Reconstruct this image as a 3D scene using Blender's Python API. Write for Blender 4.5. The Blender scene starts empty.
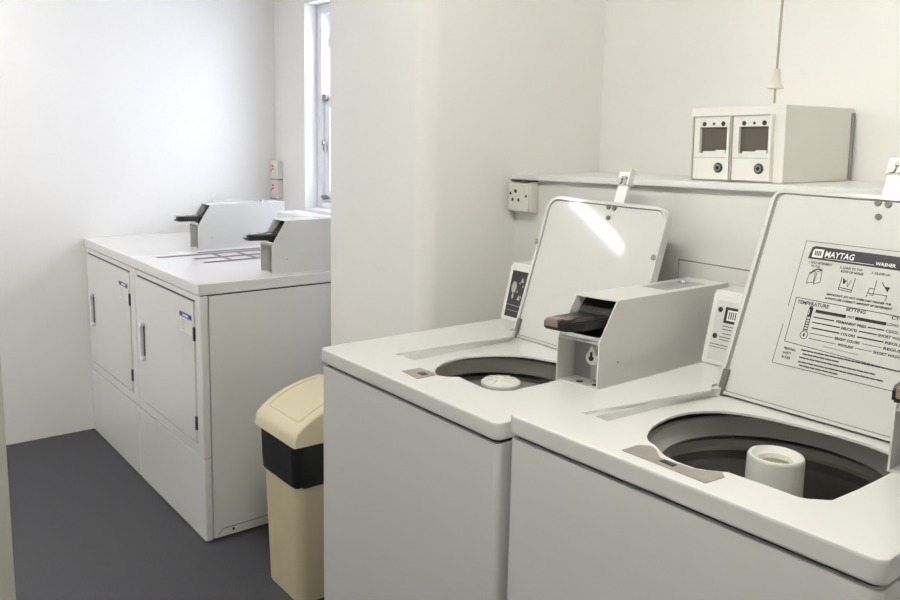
import bpy, bmesh, math, random
from mathutils import Vector, Matrix
random.seed(4)
C = bpy.context.scene
COL = C.collection

# ------------------------------------------------------------------ camera
cam_data = bpy.data.cameras.new('camera')
cam = bpy.data.objects.new('camera', cam_data)
COL.objects.link(cam)
yaw, pitch, roll, fpx, ppy = 0.9079, -0.1533, 0.0198, 843.6731, 259.3337
F = Vector((-math.sin(yaw)*math.cos(pitch), math.cos(yaw)*math.cos(pitch), math.sin(pitch)))
Rt = Vector((math.cos(yaw), math.sin(yaw), 0.0))
Up = Rt.cross(F)
R2 = math.cos(roll)*Rt + math.sin(roll)*Up
U2 = -math.sin(roll)*Rt + math.cos(roll)*Up
cam.matrix_world = Matrix(((R2.x, U2.x, -F.x, 1.7493), (R2.y, U2.y, -F.y, -0.9777),
                           (R2.z, U2.z, -F.z, 1.4411), (0, 0, 0, 1)))
cam_data.sensor_fit = 'HORIZONTAL'
cam_data.sensor_width = 36.0
cam_data.lens = fpx/900*36.0
cam_data.shift_y = -(300-ppy)/900
cam_data.clip_start = 0.02
C.camera = cam

# ------------------------------------------------------------------ world, exposure
W = bpy.data.worlds.new('daylight'); C.world = W
W.use_nodes = True
bgn = W.node_tree.nodes['Background']
bgn.inputs[0].default_value = (0.80, 0.84, 1.0, 1)
bgn.inputs[1].default_value = 8.5
C.view_settings.view_transform = 'Standard'
C.view_settings.look = 'None'
C.view_settings.exposure = 0.25
C.view_settings.gamma = 1.0
LAMP_WASH = dict(loc=(0.95, -0.40), power=40.0, col=(1.0, 0.975, 0.91))
LAMP_REAR = dict(loc=(-1.62, -1.28), power=46.0, col=(1.0, 0.98, 0.985))

# ------------------------------------------------------------------ materials
def mat(name, col, rough=0.5, metal=0.0, bump=0.0, bscale=200.0, var=0.0, vscale=6.0, coat=0.0, emit=None, estr=0.0, spec=None):
    m = bpy.data.materials.new(name); m.use_nodes = True
    nt = m.node_tree; b = nt.nodes['Principled BSDF']
    b.inputs['Base Color'].default_value = (*col, 1)
    b.inputs['Roughness'].default_value = rough
    b.inputs['Metallic'].default_value = metal
    if coat: b.inputs['Coat Weight'].default_value = coat; b.inputs['Coat Roughness'].default_value = 0.1
    if spec is not None: b.inputs['Specular IOR Level'].default_value = spec
    if emit:
        b.inputs['Emission Color'].default_value = (*emit, 1); b.inputs['Emission Strength'].default_value = estr
    if bump or var:
        tc = nt.nodes.new('ShaderNodeTexCoord')
    if bump:
        n = nt.nodes.new('ShaderNodeTexNoise'); n.inputs['Scale'].default_value = bscale; n.inputs['Detail'].default_value = 4
        bp = nt.nodes.new('ShaderNodeBump'); bp.inputs['Strength'].default_value = bump; bp.inputs['Distance'].default_value = 0.004
        nt.links.new(tc.outputs['Object'], n.inputs['Vector']); nt.links.new(n.outputs['Fac'], bp.inputs['Height'])
        nt.links.new(bp.outputs['Normal'], b.inputs['Normal'])
    if var:
        n = nt.nodes.new('ShaderNodeTexNoise'); n.inputs['Scale'].default_value = vscale; n.inputs['Detail'].default_value = 5
        r = nt.nodes.new('ShaderNodeValToRGB')
        r.color_ramp.elements[0].color = (*[c*(1-var) for c in col], 1); r.color_ramp.elements[0].position = 0.3
        r.color_ramp.elements[1].color = (*[min(1, c*(1+var)) for c in col], 1); r.color_ramp.elements[1].position = 0.7
        nt.links.new(tc.outputs['Object'], n.inputs['Vector']); nt.links.new(n.outputs['Fac'], r.inputs['Fac'])
        nt.links.new(r.outputs['Color'], b.inputs['Base Color'])
    return m

M = {}
M['wall'] = mat('wall_paint', (0.86, 0.85, 0.815), 0.75, bump=0.12, bscale=60, var=0.015, vscale=3)
M['sage'] = mat('sage_paint', (0.60, 0.60, 0.51), 0.6, bump=0.05, bscale=60)
M['lidgrey'] = mat('grey_lid_ring', (0.25, 0.25, 0.235), 0.6)
M['dado'] = mat('dado_paint', (0.78, 0.775, 0.74), 0.55, bump=0.05, bscale=40, var=0.01)
M['ceiling'] = mat('ceiling_paint', (0.84, 0.83, 0.80), 0.8, bump=0.05, bscale=60)
M['floor'] = mat('floor_vinyl', (0.045, 0.045, 0.054), 0.55, bump=0.08, bscale=400, var=0.25, vscale=260)
M['trim'] = mat('white_gloss_paint', (0.82, 0.82, 0.80), 0.35)
M['frame'] = mat('window_frame_paint', (0.88, 0.88, 0.92), 0.3)
M['enamel'] = mat('white_enamel', (0.77, 0.77, 0.74), 0.3, coat=0.6)
M['lidenamel'] = mat('glossy_lid_enamel_dimmed', (0.62, 0.625, 0.595), 0.4, coat=0.3, spec=0.15)  # the tops' enamel, darkened to tone down how brightly the lids are lit
M['lidenamel'].node_tree.nodes['Principled BSDF'].inputs['Coat Roughness'].default_value = 0.07
M['panel'] = mat('white_painted_steel', (0.76, 0.755, 0.735), 0.38, bump=0.02, bscale=260)
M['whiteplastic'] = mat('white_handle_plastic', (0.88, 0.88, 0.88), 0.35)
M['dryer'] = mat('white_dryer_enamel', (0.78, 0.775, 0.75), 0.25, coat=0.2, bump=0.015, bscale=25)
M['boxsteel'] = mat('coin_box_steel', (0.70, 0.70, 0.67), 0.35, bump=0.02, bscale=300)
M['liner'] = mat('coin_box_liner', (0.30, 0.30, 0.29), 0.4)
M['black'] = mat('black_plastic', (0.012, 0.012, 0.013), 0.35)
M['gap'] = mat('dark_gap', (0.05, 0.048, 0.045), 0.8)
M['palegap'] = mat('pale_seam', (0.46, 0.44, 0.40), 0.8)
M['darkbolt'] = mat('dark_bolt', (0.13, 0.12, 0.10), 0.45)
M['consoleplate'] = mat('console_silver', (0.66, 0.66, 0.63), 0.4)
M['softgap'] = mat('seam_grey', (0.30, 0.29, 0.28), 0.8)
M['brownmetal'] = mat('worn_brown_metal', (0.23, 0.19, 0.165), 0.35, metal=0.6)
M['chrome'] = mat('chrome', (0.75, 0.75, 0.75), 0.15, metal=1.0)
M['screw'] = mat('dull_screw_metal', (0.28, 0.27, 0.24), 0.4, metal=0.8)
M['brass'] = mat('worn_copper_coin', (0.45, 0.33, 0.27), 0.35, metal=0.8)
M['plunger'] = mat('dark_worn_steel', (0.16, 0.13, 0.115), 0.3, metal=0.7)
M['tubring'] = mat('tub_ring_plastic', (0.80, 0.79, 0.75), 0.4)
M['balance'] = mat('balance_ring_grey', (0.58, 0.565, 0.53), 0.35)
M['basket'] = mat('basket_steel', (0.26, 0.25, 0.235), 0.38, metal=0.2)
M['rubber'] = mat('black_rubber', (0.02, 0.02, 0.02), 0.6)
M['agit'] = mat('agitator_plastic', (0.76, 0.76, 0.70), 0.35)
M['skirt'] = mat('agitator_skirt_grey', (0.36, 0.36, 0.34), 0.45)
M['agit_in'] = mat('agitator_well', (0.22, 0.21, 0.15), 0.5)
M['latch'] = mat('latch_plate_taupe', (0.36, 0.325, 0.29), 0.4, metal=0.3, var=0.1, vscale=40)
M['print'] = mat('black_print', (0.025, 0.024, 0.024), 0.6)
M['printsoft'] = mat('grey_print', (0.045, 0.045, 0.04), 0.6)
M['printpale'] = mat('pale_grey_print', (0.42, 0.42, 0.39), 0.6)
M['printwhite'] = mat('white_print', (0.85, 0.85, 0.82), 0.5)
M['sheet'] = mat('label_sheet', (0.72, 0.72, 0.68), 0.4)
M['blueprint'] = mat('blue_print', (0.05, 0.06, 0.32), 0.5)
M['redprint'] = mat('red_print', (0.75, 0.06, 0.05), 0.5)
M['gridbars'] = mat('brown_grey', (0.15, 0.125, 0.12), 0.6)
M['silverplate'] = mat('silver_plate', (0.42, 0.42, 0.40), 0.35, metal=0.3)
M['cream'] = mat('cream_plastic', (0.62, 0.545, 0.36), 0.42, bump=0.05, bscale=150, var=0.03, vscale=20)
M['creamlid'] = mat('cream_lid_plastic', (0.69, 0.62, 0.43), 0.4, bump=0.05, bscale=150)
M['flapline'] = mat('cream_groove_shade', (0.47, 0.41, 0.26), 0.6)  # cream darkened to paint the soft shading along the flap's edge
M['bag'] = mat('black_bag_film', (0.006, 0.006, 0.007), 0.35, bump=0.35, bscale=18)
M['socket'] = mat('socket_plastic', (0.74, 0.72, 0.65), 0.35)
M['meter'] = mat('meter_box_paint', (0.80, 0.785, 0.73), 0.45)
M['window_dark'] = mat('meter_glass', (0.10, 0.085, 0.07), 0.25)
M['cord'] = mat('cord_string', (0.40, 0.36, 0.27), 0.7)
M['bell'] = mat('cord_pull_plastic', (0.70, 0.66, 0.58), 0.4)
M['lampbody'] = mat('lamp_body', (0.8, 0.8, 0.8), 0.4)
gm = bpy.data.materials.new('window_glass'); gm.use_nodes = True; M['glass'] = gm
_nt = gm.node_tree; _b = _nt.nodes['Principled BSDF']
_b.inputs['Base Color'].default_value = (0.97, 0.98, 1, 1); _b.inputs['Roughness'].default_value = 0.0
_b.inputs['Transmission Weight'].default_value = 1.0; _b.inputs['IOR'].default_value = 1.02

# ------------------------------------------------------------------ helpers
def tag(o, label, cat, group=None):
    o['label'] = label; o['category'] = cat
    if group: o['group'] = group
    return o
def empty(name, loc, rz=0.0):
    o = bpy.data.objects.new(name, None); COL.objects.link(o)
    o.location = loc; o.rotation_euler = (0, 0, rz); o.empty_display_size = 0.1
    return o
def finish(me, angle=35):
    for p in me.polygons: p.use_smooth = True
    me.set_sharp_from_angle(angle=math.radians(angle))
def obj(name, bm, mats, parent=None, angle=35, norm=True):
    if norm: bmesh.ops.recalc_face_normals(bm, faces=bm.faces[:])
    me = bpy.data.meshes.new(name); bm.to_mesh(me); bm.free()
    if not isinstance(mats, (list, tuple)): mats = [mats]
    for m in mats: me.materials.append(M[m] if isinstance(m, str) else m)
    finish(me, angle)
    o = bpy.data.objects.new(name, me); COL.objects.link(o)
    if parent: o.parent = parent
    if norm: md = o.modifiers.new('normals', 'WEIGHTED_NORMAL'); md.keep_sharp = True; md.weight = 100
    return o
def struct(name, bm, m):
    o = obj(name, bm, m); o['kind'] = 'structure'; return o
def NB(): return bmesh.new()
def box(bm, lo, hi, r=0.0, seg=2, mi=0):
    vs = [bm.verts.new((x, y, z)) for z in (lo[2], hi[2]) for y in (lo[1], hi[1]) for x in (lo[0], hi[0])]
    idx = [(0, 2, 3, 1), (4, 5, 7, 6), (0, 1, 5, 4), (2, 6, 7, 3), (0, 4, 6, 2), (1, 3, 7, 5)]
    fs = [bm.faces.new([vs[i] for i in f]) for f in idx]
    for f in fs: f.material_index = mi
    if r > 0:
        es = set(e for f in fs for e in f.edges)
        res = bmesh.ops.bevel(bm, geom=list(es), offset=r, segments=seg, affect='EDGES', profile=0.5)
        for f in res['faces']: f.material_index = mi
    return fs
def rbox(bm, lo, hi, rv, r, seg=4, mi=0):
    """box whose vertical edges have radius rv and every other edge radius r"""
    vs = [bm.verts.new((x, y, z)) for z in (lo[2], hi[2]) for y in (lo[1], hi[1]) for x in (lo[0], hi[0])]
    idx = [(0, 2, 3, 1), (4, 5, 7, 6), (0, 1, 5, 4), (2, 6, 7, 3), (0, 4, 6, 2), (1, 3, 7, 5)]
    fs = [bm.faces.new([vs[i] for i in f]) for f in idx]
    for f in fs: f.material_index = mi
    ve = [e for e in set(e for f in fs for e in f.edges) if abs(e.verts[0].co.z-e.verts[1].co.z) > 1e-6]
    res = bmesh.ops.bevel(bm, geom=ve, offset=rv, segments=seg, affect='EDGES', profile=0.5)
    if r > 0:
        allf = set(f for v in vs if v.is_valid for f in v.link_faces)
        zt, zb = hi[2], lo[2]
        he = [e for e in bm.edges if all(abs(v.co.z-zt) < 1e-6 for v in e.verts) or all(abs(v.co.z-zb) < 1e-6 for v in e.verts)]
        he = [e for e in he if all(lo[0]-1e-5 <= v.co.x <= hi[0]+1e-5 and lo[1]-1e-5 <= v.co.y <= hi[1]+1e-5 for v in e.verts)]
        bmesh.ops.bevel(bm, geom=he, offset=r, segments=2, affect='EDGES', profile=0.5)
def prism(bm, pts, fn, a, b, mi=0):
    """extrude a 2-D outline; fn(p, t) gives the 3-D point at extrusion t"""
    lo = [bm.verts.new(fn(p, a)) for p in pts]; hi = [bm.verts.new(fn(p, b)) for p in pts]
    n = len(pts); fs = [bm.faces.new(lo), bm.faces.new(hi[::-1])]
    for i in range(n):
        j = (i+1) % n; fs.append(bm.faces.new((lo[i], hi[i], hi[j], lo[j])))
    for f in fs: f.material_index = mi
    return fs
ZP = lambda p, t: (p[0], p[1], t)
XP = lambda p, t: (t, p[0], p[1])
YP = lambda p, t: (p[0], t, p[1])
def lathe(bm, prof, c=(0, 0, 0), seg=48, mi=0, a0=0.0):
    rings = []
    for r, z in prof:
        if r < 1e-6: rings.append([bm.verts.new((c[0], c[1], c[2]+z))])
        else: rings.append([bm.verts.new((c[0]+r*math.cos(a0+2*math.pi*i/seg), c[1]+r*math.sin(a0+2*math.pi*i/seg), c[2]+z)) for i in range(seg)])
    for A, B in zip(rings, rings[1:]):
        for i in range(seg):
            j = (i+1) % seg
            if len(A) == 1 and len(B) == 1: continue
            if len(A) == 1: f = bm.faces.new((A[0], B[j], B[i]))
            elif len(B) == 1: f = bm.faces.new((A[i], A[j], B[0]))
            else: f = bm.faces.new((A[i], A[j], B[j], B[i]))
            f.material_index = mi
def disc(bm, c, n, r, t, seg=20, mi=0, r2=None):
    """short cylinder starting at c, along n"""
    n = Vector(n).normalized(); a = n.orthogonal().normalized(); b = n.cross(a); c = Vector(c)
    r2 = r if r2 is None else r2
    A = [bm.verts.new(c+(a*math.cos(2*math.pi*i/seg)+b*math.sin(2*math.pi*i/seg))*r) for i in range(seg)]
    B = [bm.verts.new(c+n*t+(a*math.cos(2*math.pi*i/seg)+b*math.sin(2*math.pi*i/seg))*r2) for i in range(seg)]
    fs = [bm.faces.new(A[::-1]), bm.faces.new(B)]
    for i in range(seg):
        j = (i+1) % seg; fs.append(bm.faces.new((A[i], A[j], B[j], B[i])))
    for f in fs: f.material_index = mi
def tube(bm, pts, r, seg=8, mi=0):
    rings = []
    for k, p in enumerate(pts):
        p = Vector(p); d = Vector(pts[min(k+1, len(pts)-1)])-Vector(pts[max(k-1, 0)])
        d.normalize(); a = d.orthogonal().normalized(); b = d.cross(a)
        rings.append([bm.verts.new(p+(a*math.cos(2*math.pi*i/seg)+b*math.sin(2*math.pi*i/seg))*r) for i in range(seg)])
    for A, B in zip(rings, rings[1:]):
        for i in range(seg):
            j = (i+1) % seg; bm.faces.new((A[i], A[j], B[j], B[i])).material_index = mi
    bm.faces.new(rings[0][::-1]).material_index = mi; bm.faces.new(rings[-1]).material_index = mi
def rrect(x0, x1, y0, y1, r, seg=6):
    """rounded rectangle outline, counter-clockwise; r may be four radii bl, br, tr, tl"""
    if not isinstance(r, (list, tuple)): r = [r]*4
    out = []
    for (cx, cy, a0), q in zip(((x0+r[0], y0+r[0], 180), (x1-r[1], y0+r[1], 270), (x1-r[2], y1-r[2], 0), (x0+r[3], y1-r[3], 90)), r):
        if q < 1e-6: out.append((cx, cy)); continue
        for i in range(seg+1):
            a = math.radians(a0+90*i/seg); out.append((cx+q*math.cos(a), cy+q*math.sin(a)))
    return out
def spline(pts, sub=4):
    n = len(pts); out = []
    for i in range(n):
        p0, p1, p2, p3 = (Vector(pts[(i+k-1) % n]) for k in range(4))
        for s in range(sub):
            t = s/sub
            out.append(tuple(0.5*((2*p1)+(p2-p0)*t+(2*p0-5*p1+4*p2-p3)*t*t+(3*p1-p0-3*p2+p3)*t**3)))
    return out
def cutter(bm):
    bmesh.ops.recalc_face_normals(bm, faces=bm.faces[:])
    me = bpy.data.meshes.new('cut'); bm.to_mesh(me); bm.free()
    o = bpy.data.objects.new('cut', me); COL.objects.link(o); return o
def carve(o, cutters, bevel=0.0, limit=50):
    """subtract the cutters from o, and keep only the resulting mesh"""
    o.modifiers.clear()
    par = o.parent; o.parent = None
    def vol(me):
        b = bmesh.new(); b.from_mesh(me); v = b.calc_volume(signed=True); b.free(); return v
    def bake():
        dg = bpy.context.evaluated_depsgraph_get(); dg.update()
        return bpy.data.meshes.new_from_object(o.evaluated_get(dg))
    def swap(me):
        old = o.data; o.modifiers.clear(); n = old.name; o.data = me; bpy.data.meshes.remove(old); me.name = n
    for c in cutters:
        v0 = vol(o.data)
        for solver, dz in (('EXACT', 0), ('EXACT', .00037), ('FAST', 0), ('FAST', .00037)):
            c.location.z = dz
            md = o.modifiers.new('b', 'BOOLEAN'); md.operation = 'DIFFERENCE'; md.solver = solver; md.object = c
            me = bake(); v1 = vol(me)
            if 0 < v1 < v0-1e-9: swap(me); break
            o.modifiers.clear(); bpy.data.meshes.remove(me)
        else: print('CARVE FAILED', o.name, v0)
    if bevel:
        md = o.modifiers.new('v', 'BEVEL'); md.width = bevel; md.segments = 2; md.limit_method = 'ANGLE'; md.angle_limit = math.radians(limit)
        swap(bake())
    for c in cutters:
        m2 = c.data; bpy.data.objects.remove(c); bpy.data.meshes.remove(m2)
    finish(o.data, 32); o.parent = par
    md = o.modifiers.new('normals', 'WEIGHTED_NORMAL'); md.keep_sharp = True; md.weight = 100
    return o
def text(bm, s, x, y, size, fn, mi=0, shear=0.0, width=None, bold=0.00022):
    """flat lettering laid through fn(u, v); size is the capital height"""
    cu = bpy.data.curves.new('t', 'FONT'); cu.body = s; cu.size = size/0.69; cu.shear = shear; cu.offset = bold; cu.resolution_u = 2
    t = bpy.data.objects.new('t', cu); COL.objects.link(t)
    dg = bpy.context.evaluated_depsgraph_get(); dg.update()
    me = bpy.data.meshes.new_from_object(t.evaluated_get(dg))
    bpy.data.objects.remove(t); bpy.data.curves.remove(cu)
    if len(me.vertices):
        x0 = min(v.co.x for v in me.vertices); x1 = max(v.co.x for v in me.vertices)
        k = width/(x1-x0) if width else 1.0
        vs = [bm.verts.new(fn(x+(v.co.x-x0)*k, y+v.co.y)) for v in me.vertices]
        for p in me.polygons:
            try: bm.faces.new([vs[i] for i in p.vertices]).material_index = mi
            except ValueError: pass
    bpy.data.meshes.remove(me)
def flat(bm, pts, fn, mi=0):
    bm.faces.new([bm.verts.new(fn(*p)) for p in pts]).material_index = mi
def quad(bm, u0, u1, v0, v1, fn, mi=0): flat(bm, [(u0, v0), (u1, v0), (u1, v1), (u0, v1)], fn, mi)
def stroke(bm, pts, w, fn, mi=0):
    for (a, b) in zip(pts, pts[1:]):
        a = Vector(a); b = Vector(b); d = (b-a)
        if d.length < 1e-9: continue
        d.normalize(); n = Vector((-d.y, d.x))*w/2; e = d*w*0.3
        flat(bm, [tuple(a-n-e), tuple(b-n+e), tuple(b+n+e), tuple(a+n-e)], fn, mi)

# ------------------------------------------------------------------ the room
XL, YB = -2.309, 1.02          # dryer alcove: left wall, back wall
PX0, PX1, PY = -0.69, -0.165, 0.42   # pillar between the alcoves
YW, YD = 1.135, 0.765           # upper back wall and boxed-in dado behind the washers
ZC, XR, YF = 2.30, 2.6, -2.7
bm = NB(); box(bm, (XL-.12, YF-.12, -.1), (XR+.12, YW+.3, 0)); struct('floor', bm, 'floor')
bm = NB(); box(bm, (XL-.12, YF-.12, ZC), (XR+.12, YW+.3, ZC+.1)); struct('ceiling', bm, 'ceiling')
bm = NB(); box(bm, (XL-.12, YF-.12, 0), (XL, YB+.3, ZC)); struct('wall_left', bm, 'wall')
bm = NB(); box(bm, (XR, YF-.12, 0), (XR+.12, YW+.3, ZC)); struct('wall_right', bm, 'wall')
bm = NB(); box(bm, (XL-.12, YF-.12, 0), (XR+.12, YF, ZC)); struct('wall_front', bm, 'wall')
# back wall of the dryer alcove with its window opening
WX0, WX1, WZ0, WZ1 = -1.985, -1.06, 1.02, 2.02
bm = NB(); box(bm, (XL, YB, 0), (PX0+.01, YB+.28, ZC))
wb = struct('wall_back', bm, 'wall')
cb = NB(); box(cb, (WX0, YB-.1, WZ0), (WX1, YB+.5, WZ1)); carve(wb, [cutter(cb)], 0.006)
bm = NB(); box(bm, (PX1-.01, YW, 0), (XR, YW+.2, ZC)); struct('wall_back_washers', bm, 'wall')
# pillar with a rounded right-hand corner
bm = NB(); prism(bm, rrect(PX0, PX1, PY, YW+.2, [0.004, 0.05, 0, 0], 8), ZP, 0, ZC); struct('wall_pillar', bm, 'wall')
# wall end close to the left edge of the view
bm = NB(); box(bm, (-.72, -1.35, 0), (-.605, -.592, ZC), 0.004); struct('wall_partition', bm, 'sage')
# dado boxing, its access panel and the ledge board
def ledge_z(x): return 1.294+.0255*(x+.15)
bm = NB(); prism(bm, [(PX1, 0), (XR, 0), (XR, ledge_z(XR)), (PX1, ledge_z(PX1))], YP, YD, YW); struct('wall_dado', bm, 'dado')
bm = NB()
x0, x1 = PX1+.002, XR-.001
vs = []
for x in (x0, x1):
    for (y, dz) in ((YD-.02, 0), (YW-.001, 0), (YW-.001, .016), (YD-.02, .016)):
        vs.append(bm.verts.new((x, y, ledge_z(x)+dz)))
for f in ((0, 1, 2, 3), (7, 6, 5, 4), (0, 4, 5, 1), (1, 5, 6, 2), (2, 6, 7, 3), (3, 7, 4, 0)): bm.faces.new([vs[i] for i in f])
bmesh.ops.bevel(bm, geom=[e for e in bm.edges if all(abs(v.co.y-(YD-.02)) < 1e-5 for v in e.verts)], offset=.0015, segments=2, affect='EDGES')
struct('trim_1', bm, 'trim')
bm = NB(); box(bm, (.456, YD-.006, .80), (1.15, YD+.01, 1.127), .0015); struct('trim_2', bm, 'dado')
bm = NB(); box(bm, (.4525, YD-.003, .797), (1.1535, YD+.01, 1.1305)); struct('panel_gap_shade', bm, 'softgap')  # grey outline painted as the shadow gap around the access panel
# skirting strip under the left wall
bm = NB(); box(bm, (XL-.005, YF, 0), (XL+.002, YB, .006), .001); struct('baseboard_left', bm, 'trim')

# window: frame, two sashes, glass
win = empty('window_1', ((WX0+WX1)/2, YB+.12, WZ0)); win['kind'] = 'structure'
hw = (WX1-WX0)/2; H = WZ1-WZ0
def winpart(name, bxs, m, r=.004):
    b = NB()
    for lo, hi in bxs: box(b, lo, hi, r)
    o = obj(name, b, m, win); o['kind'] = 'structure'; return o
winpart('window_frame', [((-hw, -.05, 0), (-hw+.045, .07, H)), ((hw-.045, -.05, 0), (hw, .07, H)), ((-hw+.045, -.05, H-.045), (hw-.045, .07, H)),
                         ((-hw+.045, -.05, 0), (hw-.045, .07, .05))], 'frame')
winpart('window_sill', [((-hw+.001, -.118, -.001), (hw-.001, -.05, .022))], 'frame')
for (z0, z1, y0) in ((.05, .56, -.035), (.53, H-.045, .015)):
    a, b_ = -hw+.045, hw-.045
    winpart('window_sash', [((a, y0, z0), (a+.05, y0+.04, z1)), ((b_-.05, y0, z0), (b_, y0+.04, z1)), ((a+.05, y0, z0), (b_-.05, y0+.04, z0+.06)), ((a+.05, y0, z1-.05), (b_-.05, y0+.04, z1)),
                            ((-.012, y0+.008, z0+.06), (.012, y0+.032, z1-.05))], 'frame')
    winpart('window_pane', [((a+.045, y0+.018, z0+.05), (b_-.045, y0+.022, z1-.04))], 'glass', 0)
b = NB(); box(b, (-hw+.055, -.05, .30), (-hw+.075, -.034, .345), .003); box(b, (-hw+.058, -.06, .335), (-hw+.072, -.034, .35), .003)
box(b, (-hw+.05, -.052, .545), (-hw+.085, -.03, .575), .004); box(b, (-hw+.06, -.005, .80), (-hw+.075, .016, .85), .003)
disc(b, (-hw+.065, -.034, .075), (0, -1, 0), .012, .02, 12); box(b, (-hw+.05, -.06, .07), (-hw+.12, -.048, .085), .004)
o = obj('window_latch', b, 'screw', win); o['kind'] = 'structure'
# daylight portal in the opening
pl = bpy.data.lights.new('window_portal', 'AREA'); pl.shape = 'RECTANGLE'; pl.size = WX1-WX0; pl.size_y = H
po = bpy.data.objects.new('window_portal', pl); COL.objects.link(po)
po.location = ((WX0+WX1)/2, YB+.27, (WZ0+WZ1)/2); po.rotation_euler = (math.radians(90), 0, 0)
pl.cycles.is_portal = True
po.rotation_euler = (math.radians(-90), 0, 0)

# fluorescent lamps on the ceiling
def lamp(spec, label, along='Y', length=1.2):
    root = empty('ceiling_lamp', (spec['loc'][0], spec['loc'][1], ZC), 0 if along == 'Y' else math.pi/2)
    tag(root, label, 'lamp')
    b = NB(); box(b, (-.05, -length/2-.03, -.05), (.05, length/2+.03, 0), .006); obj('lamp_body', b, 'lampbody', root)
    b = NB(); tube(b, [(0, -length/2, -.075), (0, length/2, -.075)], .014, 14)
    area = 2*math.pi*.014*length
    m = mat('lit_tube_'+str(len(bpy.data.materials)), (1, 1, 1), .5, emit=spec['col'], estr=spec['power']/(math.pi*area))
    obj('tube', b, m, root)
    for q in (-length/2-.02, length/2-.005):
        b = NB(); box(b, (-.02, q, -.095), (.02, q+.025, -.045), .004); obj('tube_holder', b, 'lampbody', root)
lamp(LAMP_WASH, 'white batten lamp with a lit tube on the ceiling above the washers', 'X')
lamp(LAMP_REAR, 'white batten lamp with a lit tube on the ceiling left of the washers', 'Y', .8)

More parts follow.
